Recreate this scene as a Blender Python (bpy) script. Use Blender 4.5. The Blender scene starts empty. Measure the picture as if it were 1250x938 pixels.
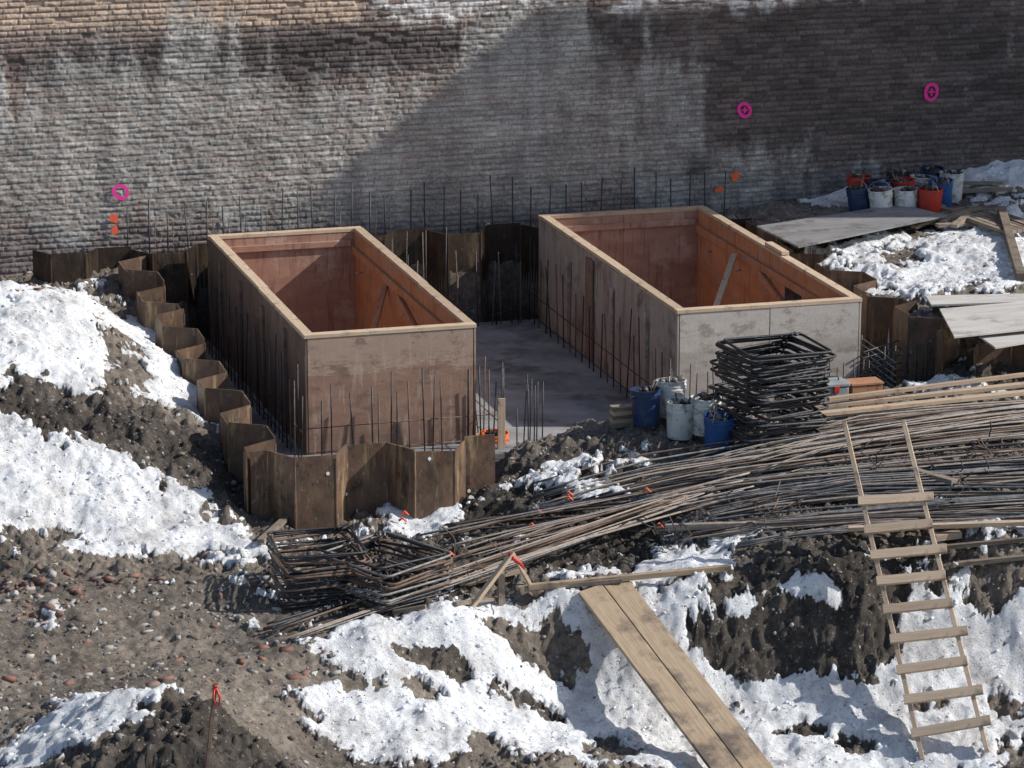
import bpy, bmesh, math, random
import numpy as np
from mathutils import Vector, Matrix
random.seed(7); rng=np.random.default_rng(7)
sc=bpy.context.scene
# ---------------------------------------------------------------- camera
YAW=math.radians(16); PIT=math.radians(14.5); F=4167.0
CAM=np.array([-9.0,-33.0,9.5])
FW=np.array([math.sin(YAW)*math.cos(PIT),math.cos(YAW)*math.cos(PIT),-math.sin(PIT)])
RT=np.array([math.cos(YAW),-math.sin(YAW),0.0])
UP=np.array([math.sin(YAW)*math.sin(PIT),math.cos(YAW)*math.sin(PIT),math.cos(PIT)])
cd=bpy.data.cameras.new("camera"); cam=bpy.data.objects.new("camera",cd); sc.collection.objects.link(cam)
cd.lens=120.0; cd.sensor_width=36; cd.clip_end=1000; cd.clip_start=.5
cam.matrix_world=Matrix(((RT[0],UP[0],-FW[0],CAM[0]),(RT[1],UP[1],-FW[1],CAM[1]),(RT[2],UP[2],-FW[2],CAM[2]),(0,0,0,1)))
sc.camera=cam
sc.view_settings.view_transform='Standard'; sc.view_settings.look='None'; sc.view_settings.exposure=0
# survey helpers: bearings taken from the camera station -> real positions on a real surface
def ray(u,v):
    return FW+RT*(u-625)/F-UP*(v-469)/F
def at_z(u,v,z):
    d=ray(u,v); t=(z-CAM[2])/d[2]; return CAM+d*t
def at_y(u,v,y):
    d=ray(u,v); t=(y-CAM[1])/d[1]; return CAM+d*t
# ---------------------------------------------------------------- noise
TAB=rng.random((8,256,256))
def vn(x,y,s=0):
    x=np.asarray(x,float)+s*17.3; y=np.asarray(y,float)+s*9.7
    xi=np.floor(x).astype(int); yi=np.floor(y).astype(int); fx=x-xi; fy=y-yi
    fx=fx*fx*(3-2*fx); fy=fy*fy*(3-2*fy); T=TAB[s%8]
    a=T[xi&255,yi&255]; b=T[(xi+1)&255,yi&255]; c=T[xi&255,(yi+1)&255]; d=T[(xi+1)&255,(yi+1)&255]
    return (a*(1-fx)+b*fx)*(1-fy)+(c*(1-fx)+d*fx)*fy
def fbm(x,y,o=4,s=0,g=.5):
    r=0;a=1;t=0
    for i in range(o):
        ca,sa=math.cos(i*1.1),math.sin(i*1.1)
        r=r+a*vn((x*ca-y*sa)*2**i,(x*sa+y*ca)*2**i,s+i); t+=a; a*=g
    return r/t
def fbs(x,y,o=4,s=0,g=.5):   # un-rotated octaves, keeps streak direction
    r=0;a=1;t=0
    for i in range(o):
        r=r+a*vn(x*2**i+i*5.3,y*2**i+i*3.1,s+i); t+=a; a*=g
    return r/t
def sstep(a,b,x):
    t=np.clip((x-a)/(b-a),0,1); return t*t*(3-2*t)
# ---------------------------------------------------------------- terrain
cp=[(0,360,1.45),(60,362,1.48),(110,372,1.3),(140,395,.95),(180,428,.55),(215,452,.50),(250,492,.42),(290,545,.28),(315,610,.05),
(0,450,1.15),(100,470,.95),(0,560,.6),(100,560,.55),(190,520,.66),(240,590,.3),(100,640,.2),(0,650,.25),(200,660,.05),(300,680,-.05),
(0,720,0),(100,740,0),(250,740,-.05),(400,740,-.1),(0,800,-.1),(150,800,-.14),(300,800,-.17),(400,790,-.17),
(40,880,-.05),(150,848,.30),(230,852,.30),(300,900,.12),(345,938,-.3),(200,938,.2),(0,938,-.1),
(420,660,-.05),(480,650,-.05),(560,640,-.05),(600,700,-.1),(700,650,0),(800,640,.1),(700,700,-.1),(500,750,-.15),(640,730,-.15),(800,700,-.02),
(900,690,.05),(1000,640,.25),(1100,600,.36),(1250,560,.45),(1250,640,.38),(1100,670,.18),(1250,680,.28),(1000,510,.5),(1250,500,.5),
(950,560,.4),(850,560,.36),(700,545,.4),(640,548,.3),(800,530,.45),(600,605,.12),(700,600,.22),(760,570,.36),
(430,795,-.18),(560,768,-.12),(700,733,-.08),(850,722,0),(1000,712,.05),(1130,700,.12),(1250,695,.2),
(430,870,-.52),(560,835,-.52),(700,820,-.66),(860,838,-.74),(1000,850,-.8),(1130,830,-.68),(1250,800,-.5),
(400,938,-.7),(600,938,-.82),(800,938,-1.0),(1000,938,-1.1),(1200,938,-1.15)]
W=[at_z(u,v,z) for u,v,z in cp]
W+= [np.array(p,float) for p in [(-2.85,5.6,.80),(-4,5.0,.75),(-5,5.7,.70),(-8,5.7,.8),(-2.95,4,.6),(-2.95,3.2,.58),(-4.2,3.3,1.1),(-6,3,1.4),(-8,2,1.4),(-8,-3,.3),(-9,-8,0),
 (0,5.8,.95),(3,5.8,.98),(5.3,5.6,1.05),(7.3,5.7,1.25),(9.5,5.8,1.45),(9,2.5,1.12),(7,3,1.05),(5.4,3,1.03),(5.4,1,1.0),(5.6,-.2,.97),(8,-.4,.97),(5.7,-1.4,.42),(7.5,-1.4,.46),(8,-4,.6),(8,-7,.3),(5,-9,-.9),(0,-10,-.9),(-5,-11,-.2)]]
W=np.array(W)
def phi(r): return np.sqrt(r*r+.08)
n=len(W); A=np.zeros((n+1,n+1)); dd=np.hypot(W[:,None,0]-W[None,:,0],W[:,None,1]-W[None,:,1])
A[:n,:n]=phi(dd)-0.03*np.eye(n); A[:n,n]=1; A[n,:n]=1
sol=np.linalg.solve(A,np.append(W[:,2],0))
PER=1.18; AMP=.17
def prof(s):
    return np.interp(np.mod(np.asarray(s)/PER,1.0),[0,.34,.5,.84,1.0],[-AMP,-AMP,AMP,AMP,-AMP])
def Hbase(X,Y):
    X=np.asarray(X,float); Y=np.asarray(Y,float); sh=X.shape; x=X.ravel(); y=Y.ravel(); out=np.empty(x.size)
    for i in range(0,x.size,60000):
        r=phi(np.hypot(x[i:i+60000,None]-W[None,:,0],y[i:i+60000,None]-W[None,:,1])); out[i:i+60000]=r@sol[:n]+sol[n]
    out=out.reshape(sh)
    d=np.maximum(np.maximum(-9.5-X,X-10),np.maximum(-10.5-Y,Y-8)); k=sstep(0,12,d)
    return np.clip(out,-1.5,1.9)*(1-k)
def march(Hf,u,v):
    d=ray(u,v); t=np.arange(22,48,.02); P=CAM[None]+d[None]*t[:,None]
    h=Hf(P[:,0],P[:,1]); i=np.argmax(P[:,2]<h); 
    if P[i,2]>=h[i]: i=len(t)-1
    return P[i]
blobs=[(30,412,115,60,1.25),(240,478,50,40,1.1),(190,418,40,18,.7),(120,600,140,45,1.0),(30,580,80,42,.85),(190,655,150,26,.75),(110,508,150,24,-1.1),(190,525,70,40,-.8),(150,442,28,24,-.5),(60,645,60,12,-.5),
(510,636,45,16,1.1),(690,578,80,18,.55),(845,690,50,24,1.1),(470,880,90,52,1.1),(600,868,130,52,1.1),(480,786,60,12,.8),(730,890,150,54,1.15),(560,768,90,8,.6),
(900,910,170,40,1.15),(1080,895,160,55,1.15),(1215,790,60,75,1.15),(1130,800,55,75,1.0),(770,790,50,55,1.0),(990,733,70,12,.9),(950,785,90,36,-1.35),(1058,750,34,45,-1.0),
(520,812,70,11,-.9),(640,800,55,16,-.9),(700,800,28,20,-.6),(740,915,30,14,-1.2),(440,832,50,10,-.5),(590,918,22,10,-1.0),(980,895,25,8,-1.0),(1045,910,26,10,-1.0),(1200,722,40,18,-.95),(1225,870,26,16,-.8),(520,850,26,6,-.6),(660,865,30,6,-.5),(880,868,34,8,-.7),(1140,870,20,14,-.6),(1100,720,30,14,-.6),
(140,860,75,18,1.2),(290,900,70,40,-1.8),(200,922,120,26,-1.6),(1150,325,120,36,.95),(1090,318,30,12,-.7),(1190,345,30,8,-.6),(1020,240,40,14,1.2),(1215,215,55,16,1.1),  # snow cut from the near-left mound so its painted shade shows
(1235,300,50,40,.8),(1180,475,60,8,.9),(920,650,40,10,.8),(1200,650,80,12,.5),(600,660,60,10,.4),(640,750,90,12,.6),(860,745,70,8,.5),(0,620,60,60,.3),(20,925,40,20,.6),(700,610,70,12,.4),(400,790,40,8,.3),(740,700,60,10,.4),(220,720,80,10,.3)]
B=[]
for (cx,cy,rx,ry,w) in blobs:
    c=march(Hbase,cx,cy); a=march(Hbase,cx,cy-ry); b=march(Hbase,cx,cy+ry)
    sc_=np.linalg.norm(c-CAM)/F; f2=FW[:2]/np.linalg.norm(FW[:2])
    ryw=np.clip(abs((a[:2]-b[:2])@f2)/2,.10,2.6)
    B.append((c[0],c[1],rx*sc_*1.1,ryw*1.1,w))
def snow(X,Y):
    f=np.zeros_like(X,dtype=float); g=np.zeros_like(f); f2=FW[:2]/np.linalg.norm(FW[:2])
    for x,y,rx,ry,w in B:
        dx=(X-x)*RT[0]+(Y-y)*RT[1]; dy=(X-x)*f2[0]+(Y-y)*f2[1]
        e=w*np.exp(-((dx/rx)**2+(dy/ry)**2)**1.3*.8)
        if w>0: f+=e
        else: g+=e
    f=np.minimum(f,1.0)+g
    nn=fbm(X*1.7,Y*1.7,5,1,.68)-.5
    n2=fbm(X*7,Y*7,4,3,.7)-.5
    return sstep(.42,.56,f+1.4*nn+1.35*n2)
def pitmask(X,Y):
    yf=np.interp(X,[-.45,-.3,.25,6],[-2.15,-2.15,-1.0,-1.15]); wd=np.interp(X,[-.45,-.3],[.03,.55])
    base=np.where(X<-.4,Y-(-2.15+prof(X)),Y-yf)/wd
    l=(X-(-2.6+prof(Y)))/.03; r=((5.05+prof(Y))-X)/.03; b=((5.42+prof(X))-Y)/.03
    return np.clip(np.minimum(np.minimum(base,b),np.minimum(l,r)),0,1)
def H(X,Y,full=False):
    X=np.asarray(X,float); Y=np.asarray(Y,float)
    h=Hbase(X,Y); S=snow(X,Y)
    big=(fbm(X*.9,Y*.9,3,2)-.5)*.20
    clod=np.abs(fbm(X*3.1,Y*3.1,5,4,.62)-.5)*.30+(fbm(X*5,Y*5,5,0,.72)-.45)*.24
    fine=(fbm(X*15,Y*15,3,5,.7)-.5)*.09
    lump=(fbm(X*2.4,Y*2.4,3,6)-.5)*.18 + (fbm(X*7,Y*7,3,2,.7)-.5)*.11
    flat=sstep(4.9,5.3,X)*sstep(-1.5,0,Y)
    flat=np.maximum(flat,1.0*sstep(-1.4,-2.6,X)*sstep(-3.2,-4.0,Y)*sstep(-7.4,-6.6,Y))
    h=h+(big+(1-S)*(clod+fine-.05)*(1-.62*flat)+S*(.045+lump*.9))
    m=pitmask(X,Y)
    h=h*(1-m)+m*(-.04)
    if full: return h,S*(1-m),m
    return h
def G(u,v,dz=0):
    p=march(H,u,v); p=p.copy(); p[2]+=dz; return Vector(p)
def mesh_obj(name,v,f,mats=(),parent=None,mi=None,smooth=False):
    me=bpy.data.meshes.new(name); v=np.asarray(v,float)
    if isinstance(f,np.ndarray):
        k=f.shape[1]; me.vertices.add(len(v)); me.vertices.foreach_set("co",v.ravel())
        me.loops.add(f.size); me.polygons.add(len(f)); me.loops.foreach_set("vertex_index",f.ravel().astype(np.int32))
        me.polygons.foreach_set("loop_start",np.arange(0,f.size,k,dtype=np.int32)); 
        me.update(calc_edges=True); me.validate()
    else: me.from_pydata([tuple(p) for p in v],[],f); me.update()
    for m in mats: me.materials.append(m)
    if mi is not None: me.polygons.foreach_set("material_index",np.asarray(mi,dtype=np.int32))
    if smooth: me.polygons.foreach_set("use_smooth",np.ones(len(me.polygons),dtype=bool))
    o=bpy.data.objects.new(name,me); sc.collection.objects.link(o)
    if parent: o.parent=parent
    return o
def empty(name):
    o=bpy.data.objects.new(name,None); sc.collection.objects.link(o); o.empty_display_size=.2; return o
# ---------------------------------------------------------------- materials
def newmat(name):
    m=bpy.data.materials.new(name); m.use_nodes=True; nt=m.node_tree; return m,nt,nt.nodes,nt.links,nt.nodes["Principled BSDF"]
def noise(nt,vec,scale,detail=6,rough=.6):
    n_=nt.nodes.new("ShaderNodeTexNoise"); n_.inputs["Scale"].default_value=scale; n_.inputs["Detail"].default_value=detail; n_.inputs["Roughness"].default_value=rough
    if vec is not None: nt.links.new(vec,n_.inputs["Vector"])
    return n_.outputs["Fac"]
def ramp(nt,fac,stops):
    r=nt.nodes.new("ShaderNodeValToRGB"); e=r.color_ramp.elements
    while len(e)<len(stops): e.new(.5)
    for i,(p,c) in enumerate(stops): e[i].position=p; e[i].color=(*c,1)
    nt.links.new(fac,r.inputs["Fac"]); return r.outputs["Color"]
def mix(nt,fac,a,b,mode='MIX'):
    m=nt.nodes.new("ShaderNodeMix"); m.data_type='RGBA'; m.blend_type=mode
    for i,s in ((0,fac),(6,a),(7,b)):
        if isinstance(s,(int,float)): m.inputs[i].default_value=s
        elif isinstance(s,tuple): m.inputs[i].default_value=(*s,1)
        else: nt.links.new(s,m.inputs[i])
    return m.outputs[2]
def bump(nt,h,strength,dist,bs):
    b=nt.nodes.new("ShaderNodeBump"); b.inputs["Strength"].default_value=strength; b.inputs["Distance"].default_value=dist
    nt.links.new(h,b.inputs["Height"]); nt.links.new(b.outputs["Normal"],bs.inputs["Normal"])
def coords(nt,scale=(1,1,1)):
    t=nt.nodes.new("ShaderNodeTexCoord"); m=nt.nodes.new("ShaderNodeMapping"); m.inputs["Scale"].default_value=scale
    nt.links.new(t.outputs["Object"],m.inputs["Vector"]); return m.outputs["Vector"]
def math_(nt,op,a,b):
    m=nt.nodes.new("ShaderNodeMath"); m.operation=op
    for i,s in enumerate((a,b)):
        if isinstance(s,(int,float)): m.inputs[i].default_value=s
        else: nt.links.new(s,m.inputs[i])
    return m.outputs[0]
def simple(name,c1,c2,scale=6,rough=.8,bmp=.3,bsc=40,stretch=(1,1,1),metal=0,dirt=None,dsc=3,dth=.5,rand=0,spec=.3,drip=None):
    m,nt,N,L,bs=newmat(name); v=coords(nt,stretch)
    c=ramp(nt,noise(nt,v,scale),[(.32,c1),(.68,c2)])
    if dirt:
        v2=coords(nt,(1,1,1)); df=ramp(nt,noise(nt,v2,dsc,8,.7),[(dth,(0,0,0)),(dth+.12,(1,1,1))]); c=mix(nt,df,c,dirt)
    if drip:
        v3=coords(nt,(7,7,.7)); df=ramp(nt,noise(nt,v3,2.2,6,.7),[(.52,(0,0,0)),(.66,(.8,.8,.8))]); c=mix(nt,df,c,drip)
    if rand:
        oi=nt.nodes.new("ShaderNodeObjectInfo"); r=ramp(nt,oi.outputs["Random"],[(0,(1-rand,)*3),(1,(1,1,1))]); c=mix(nt,1.0,c,r,'MULTIPLY')
    L.new(c,bs.inputs["Base Color"]); bs.inputs["Roughness"].default_value=rough; bs.inputs["Metallic"].default_value=metal
    bs.inputs["Specular IOR Level"].default_value=spec
    if bmp: bump(nt,noise(nt,v,bsc,4),bmp,.01,bs)
    return m
def pilemat(name,k):
    m,nt,N,L,bs=newmat(name); oi=N.new("ShaderNodeObjectInfo"); cmb=N.new("ShaderNodeCombineXYZ"); L.new(math_(nt,'MULTIPLY',oi.outputs["Random"],37.0),cmb.inputs[0]); 
    def vv(s):
        va=N.new("ShaderNodeVectorMath"); va.operation='ADD'; L.new(coords(nt,s),va.inputs[0]); L.new(cmb.outputs[0],va.inputs[1]); return va.outputs[0]
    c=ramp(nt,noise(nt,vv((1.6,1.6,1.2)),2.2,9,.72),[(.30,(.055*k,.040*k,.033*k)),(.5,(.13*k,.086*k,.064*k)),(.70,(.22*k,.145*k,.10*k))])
    c=mix(nt,ramp(nt,noise(nt,vv((2.6,2.6,1.6)),2.0,8,.78),[(.57,(0,0,0)),(.68,(.75,.75,.75))]),c,(.25*k,.10*k,.05*k))
    c=mix(nt,ramp(nt,noise(nt,vv((2.2,2.2,1.2)),2.4,8,.75),[(.55,(0,0,0)),(.63,(.9,.9,.9))]),c,(.035*k,.028*k,.026*k))
    c=mix(nt,ramp(nt,noise(nt,vv((4,4,.5)),1.6,7,.75),[(.54,(0,0,0)),(.64,(.7,.7,.7))]),c,(.37*k,.29*k,.17*k))
    c=mix(nt,ramp(nt,noise(nt,vv((3,3,2)),2.6,7,.78),[(.60,(0,0,0)),(.67,(.7,.7,.7))]),c,(.38*k,.36*k,.33*k))
    c=mix(nt,1.0,c,ramp(nt,oi.outputs["Random"],[(0,(.60,.57,.55)),(1,(1.35,1.28,1.18))]),'MULTIPLY')
    L.new(c,bs.inputs["Base Color"]); bs.inputs["Roughness"].default_value=.55; bs.inputs["Metallic"].default_value=.3; bs.inputs["Specular IOR Level"].default_value=.45
    bump(nt,noise(nt,coords(nt),22,7,.75),.4,.012,bs); return m
def banded(name,base1,base2,pale,darkc):
    m,nt,N,L,bs=newmat(name); v=coords(nt); tc=N.new("ShaderNodeTexCoord"); sx=N.new("ShaderNodeSeparateXYZ"); L.new(tc.outputs["Object"],sx.inputs[0])
    vv=coords(nt,(1,1,4)); c=ramp(nt,noise(nt,vv,2.0,8,.7),[(.3,base1),(.7,base2)])
    zz=math_(nt,'ADD',sx.outputs["Z"],math_(nt,'MULTIPLY',math_(nt,'SUBTRACT',noise(nt,vv,2.4,8,.7),.5),.9))
    f=ramp(nt,zz,[(.86,(0,0,0)),(.93,(.65,.65,.65)),(.97,(.1,.1,.1)),(1.0,(.45,.45,.45))]); c=mix(nt,f,c,pale)
    f2=ramp(nt,zz,[(.0,(.75,.75,.75)),(.38,(0,0,0))]); c=mix(nt,f2,c,darkc)
    f3=ramp(nt,noise(nt,coords(nt,(6,6,.8)),2.3,6,.7),[(.54,(0,0,0)),(.64,(.55,.55,.55))]); c=mix(nt,f3,c,pale)
    f4=ramp(nt,noise(nt,coords(nt,(1,1,1.6)),3.2,8,.75),[(.53,(0,0,0)),(.60,(.7,.7,.7))]); c=mix(nt,f4,c,darkc)
    L.new(c,bs.inputs["Base Color"]); bs.inputs["Roughness"].default_value=.75; bump(nt,noise(nt,v,30,4),.2,.01,bs); return m
M_wood=simple("lumber_wood",(.50,.365,.25),(.66,.51,.37),3,.7,.3,14,(1.2,22,22),dirt=(.27,.21,.16),dsc=5,dth=.55,rand=.3)
M_woodold=simple("weathered_wood",(.24,.19,.145),(.38,.31,.24),3,.8,.4,14,(1.2,22,22),dirt=(.14,.11,.09),dsc=4,dth=.52,rand=.4)
M_plank=simple("plank_wood",(.34,.245,.16),(.54,.41,.28),3,.8,.4,14,(1.0,26,26),dirt=(.16,.125,.10),dsc=1.6,dth=.50,rand=.2)
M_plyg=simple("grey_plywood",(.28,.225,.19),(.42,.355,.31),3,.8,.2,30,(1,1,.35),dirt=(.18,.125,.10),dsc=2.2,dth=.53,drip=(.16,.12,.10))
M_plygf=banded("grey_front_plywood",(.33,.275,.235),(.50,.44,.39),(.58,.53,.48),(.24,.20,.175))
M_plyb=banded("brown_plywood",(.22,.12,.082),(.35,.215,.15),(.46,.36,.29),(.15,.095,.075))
M_plyd=simple("dark_plywood",(.13,.085,.063),(.22,.148,.115),3,.8,.2,30,(1,1,.35),dirt=(.32,.245,.20),dsc=2.5,dth=.6,drip=(.07,.05,.04))  # darker base for the left box's left side, stains and drips over it
M_plyo=simple("orange_plywood",(.36,.16,.08),(.49,.25,.135),2,.6,.15,24,(1,1,3),dirt=(.36,.24,.18),dsc=2.2,dth=.52,drip=(.20,.10,.06))
M_plyp=simple("pink_plywood",(.29,.155,.11),(.42,.25,.18),2,.7,.15,24,(1,1,3),dirt=(.46,.33,.25),dsc=2.3,dth=.53,drip=(.18,.10,.075))
M_plys=simple("sheet_plywood",(.42,.40,.37),(.56,.53,.49),2,.8,.2,20,(1,6,1),dirt=(.26,.23,.21),dsc=1.8,dth=.54)
M_plydk=simple("dark_sheet_plywood",(.17,.17,.17),(.28,.27,.27),2,.7,.2,20,(1,6,1),dirt=(.12,.11,.10),dsc=2.2,dth=.5)
M_rust=simple("rusty_rebar",(.11,.074,.056),(.22,.16,.125),14,.75,.5,160,metal=.2)
M_rust2=simple("brown_rebar",(.27,.22,.18),(.43,.365,.31),14,.7,.5,160,metal=.2)
M_grey=simple("grey_rebar",(.12,.12,.122),(.29,.285,.28),14,.5,.5,160,metal=.4)
M_black=simple("black_rebar",(.014,.015,.019),(.045,.045,.05),14,.42,.4,160,metal=.2,spec=.5)
M_pile=pilemat("rusted_steel_pile",1.0)
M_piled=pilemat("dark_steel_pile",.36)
M_conc=simple("concrete",(.17,.17,.175),(.34,.335,.335),1.6,.85,.2,30,dirt=(.12,.115,.11),dsc=1.1,dth=.50)
M_white=simple("white_plastic",(.60,.60,.58),(.74,.74,.72),5,.45,.05,20,dirt=(.30,.28,.26),dsc=9,dth=.50,spec=.5)
M_blue=simple("blue_plastic",(.02,.07,.22),(.03,.11,.32),5,.4,.05,20,dirt=(.10,.12,.16),dsc=9,dth=.56,spec=.5)
M_dkblue=simple("navy_plastic",(.012,.03,.09),(.02,.05,.13),5,.4,.05,20,dirt=(.08,.09,.10),dsc=9,dth=.56,spec=.5)
M_red=simple("red_plastic",(.42,.03,.02),(.55,.05,.03),5,.45,.05,20,dirt=(.25,.08,.06),dsc=9,dth=.6,spec=.5)
M_orange=simple("orange_plastic",(.75,.13,.03),(.85,.18,.05),5,.5,.05,20)
M_dark=simple("dark_fabric",(.02,.02,.022),(.07,.065,.06),9,.9,.3,40)
M_glove=simple("brown_leather",(.12,.06,.04),(.22,.12,.08),9,.9,.3,40)
M_steel=simple("galvanised_wire",(.3,.3,.3),(.45,.45,.45),9,.4,.1,40,metal=.8)
M_brickr=simple("brick_rubble",(.18,.085,.062),(.32,.165,.125),4,.9,.4,30,rand=.3,dirt=(.2,.17,.15),dsc=9,dth=.5)
M_pink=simple("pink_spray_paint",(.85,.03,.28),(.95,.07,.40),30,.8,.3,120)
M_orp=simple("orange_spray_paint",(.80,.10,.04),(.85,.17,.08),30,.8,.3,120)
M_box=simple("grey_case",(.22,.24,.25),(.33,.35,.36),5,.6,.1,20,dirt=(.5,.5,.5),dsc=5,dth=.6)
M_stone=simple("stone",(.16,.135,.115),(.32,.275,.23),3,.9,.5,40)
M_snowc=simple("snow_crumb",(.68,.70,.73),(.80,.82,.85),8,.7,.3,30)
# terrain material
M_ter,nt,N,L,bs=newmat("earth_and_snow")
v=coords(nt); at=N.new("ShaderNodeAttribute"); at.attribute_name="snow"
d1=ramp(nt,noise(nt,v,.9,8,.7),[(.30,(.105,.089,.077)),(.5,(.210,.176,.144)),(.70,(.33,.28,.225))])
d2=ramp(nt,noise(nt,v,11,8,.75),[(.30,(.34,.33,.32)),(.52,(.95,.95,.95)),(.74,(1.65,1.6,1.55))])
dirt=mix(nt,1.0,d1,d2,'MULTIPLY')
at2=N.new("ShaderNodeAttribute"); at2.attribute_name="wet_shade"
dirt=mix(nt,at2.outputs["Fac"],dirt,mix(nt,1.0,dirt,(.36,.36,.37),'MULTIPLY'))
sp=ramp(nt,noise(nt,v,34,3,.6),[(.64,(0,0,0)),(.70,(1,1,1))])
dirt=mix(nt,sp,dirt,(.34,.31,.28))
fr_=ramp(nt,noise(nt,v,5,8,.8),[(.60,(0,0,0)),(.67,(.6,.6,.6))]); dirt=mix(nt,fr_,dirt,(.52,.52,.53))
sn=ramp(nt,noise(nt,v,1.9,9,.78),[(.30,(.36,.34,.32)),(.42,(.66,.65,.65)),(.54,(.85,.86,.87)),(.7,(.90,.91,.93))])
sn2=ramp(nt,noise(nt,v,22,6,.75),[(.34,(.30,.27,.24)),(.43,(1,1,1))])
sn3=ramp(nt,noise(nt,v,60,3,.6),[(.32,(.55,.52,.5)),(.40,(1,1,1))])
sn=mix(nt,1.0,mix(nt,1.0,sn,sn2,'MULTIPLY'),sn3,'MULTIPLY')
e_=math_(nt,'ADD',math_(nt,'MULTIPLY',noise(nt,v,14,8,.82),1.9),math_(nt,'SUBTRACT',at.outputs["Fac"],.98))
ef=ramp(nt,e_,[(.44,(0,0,0)),(.54,(1,1,1))])
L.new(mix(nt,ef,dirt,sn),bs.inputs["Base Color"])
bs.inputs["Roughness"].default_value=.85; bs.inputs["Specular IOR Level"].default_value=.25
bump(nt,noise(nt,v,24,8,.8),.9,.035,bs)
# ---------------------------------------------------------------- build terrain sheet
def axis(a,b,st,lo,hi):
    f=np.arange(a,b+st/2,st); o=[]; x=a; s=st
    while x>lo: s*=1.35; x-=s; o.append(x)
    o=o[::-1]; p=[]; x=f[-1]; s=st
    while x<hi: s*=1.35; x+=s; p.append(x)
    return np.concatenate([o,f,p])
xs=axis(-6.2,9.3,.021,-300,300); ys=axis(-8.6,6.0,.021,-300,300)
XX,YY=np.meshgrid(xs,ys); ZZ,SS,PM=H(XX,YY,True)
V=np.stack([XX.ravel(),YY.ravel(),ZZ.ravel()],1); nx=len(xs); ny=len(ys)
I=(np.arange(ny-1)[:,None]*nx+np.arange(nx-1)[None]).ravel()
FQ=np.stack([I,I+1,I+nx+1,I+nx],1)
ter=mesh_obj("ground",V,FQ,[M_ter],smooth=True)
a=ter.data.attributes.new("snow",'FLOAT','POINT'); a.data.foreach_set("value",SS.ravel().astype(np.float32))
wet_shade=np.zeros_like(XX)
for (u,v,ru,rv) in [(680,590,160,45),(960,780,130,55),(660,680,200,30),(120,515,160,30),(280,905,80,55),(200,930,130,30),(420,740,90,25),(1060,690,120,20),(600,808,130,18),(300,610,40,40),(1220,470,80,10),(480,700,120,30)]:  # dark damp soil; the near-left mound patches paint shade into the ground
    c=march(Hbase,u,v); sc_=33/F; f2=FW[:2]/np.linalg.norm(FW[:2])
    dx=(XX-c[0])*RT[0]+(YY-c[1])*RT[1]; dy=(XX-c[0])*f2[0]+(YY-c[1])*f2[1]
    wet_shade+=np.exp(-((dx/(ru*sc_))**2+(dy/max(.3,rv*sc_*2.2))**2))
wet_shade=np.clip(wet_shade*1.3+(fbm(XX*1.1,YY*1.1,4,5)-.5)*1.2*(wet_shade>.05),0,1); wet_shade=np.maximum(wet_shade,PM)
a=ter.data.attributes.new("wet_shade",'FLOAT','POINT'); a.data.foreach_set("value",wet_shade.ravel().astype(np.float32))
# ---------------------------------------------------------------- scatter
def scatter(name,pts,sizes,mats,flat=.7,kind='ico'):
    bm=bmesh.new()
    if kind=='ico': bmesh.ops.create_icosphere(bm,subdivisions=1,radius=1)
    else: bmesh.ops.create_cube(bm,size=1); bmesh.ops.scale(bm,vec=(1,.5,.33),verts=bm.verts)
    bm.verts.ensure_lookup_table(); bv=np.array([v.co for v in bm.verts]); bf=[[v.index for v in f.verts] for f in bm.faces]; bm.free()
    bf=np.array(bf); k=len(bv); n_=len(pts); allv=np.empty((n_*k,3))
    for i in range(n_):
        if kind=='ico':
            vv=bv*(.65+.6*rng.random((k,1)))*np.array([1,.6+.5*rng.random(),flat*(.6+.6*rng.random())])
        else: vv=bv*(.75+.3*rng.random(3))+rng.normal(0,.03,(k,3))
        M=np.array(Matrix.Rotation(rng.random()*6.28,3,'Z')@Matrix.Rotation((rng.random()-.5)*1.2,3,'X'))
        allv[i*k:(i+1)*k]=(vv@M.T)*sizes[i]+pts[i]
    fs=(bf[None]+np.arange(n_)[:,None,None]*k).reshape(-1,bf.shape[1])
    mi=np.repeat(rng.integers(0,len(mats),n_),len(bf))
    return mesh_obj(name,allv,fs,mats,mi=mi)
def randpts(nn,cond):
    x=rng.uniform(-6,9,nn); y=rng.uniform(-8.5,5.7,nn); h,s,m=H(x,y,True); k=cond(x,y,h,s,m); return np.stack([x,y,h],1)[k]
M_st2=simple("dark_clod",(.07,.06,.052),(.16,.14,.12),3,.95,.5,40)
M_st3=simple("pale_stone",(.28,.26,.24),(.42,.40,.37),3,.9,.4,40)
p=randpts(30000,lambda x,y,h,s,m:(s<.5)&(m<.02)); sz=.007+.028*rng.random(len(p))**3
sz[::50]*=2.0
scatter("rubble_stones",p,sz,[M_stone,M_st2,M_stone,M_st2,M_st3])
p=randpts(15000,lambda x,y,h,s,m:(s>.2)&(m<.02)); sz=.006+.028*rng.random(len(p))**2.6
scatter("snow_crumbs",p,sz,[M_snowc])
p=randpts(5000,lambda x,y,h,s,m:(s>.5)&(m<.02)); sz=.005+.012*rng.random(len(p))**2.6
scatter("soil_crumbs",p,sz,[M_st2,M_stone])
bp=[]
for _ in range(75):
    g=G(rng.normal(45,38),rng.normal(722,14)); bp.append(g)
for _ in range(90):
    g=G(rng.uniform(0,420),rng.uniform(700,840)); bp.append(g)
for _ in range(25):
    g=G(rng.uniform(20,90),rng.uniform(320,355)); bp.append(g)
scatter("brick_rubble",np.array([list(b) for b in bp]),rng.uniform(.04,.13,len(bp)),[M_brickr,M_brickr,M_st3],kind='cube')
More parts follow.
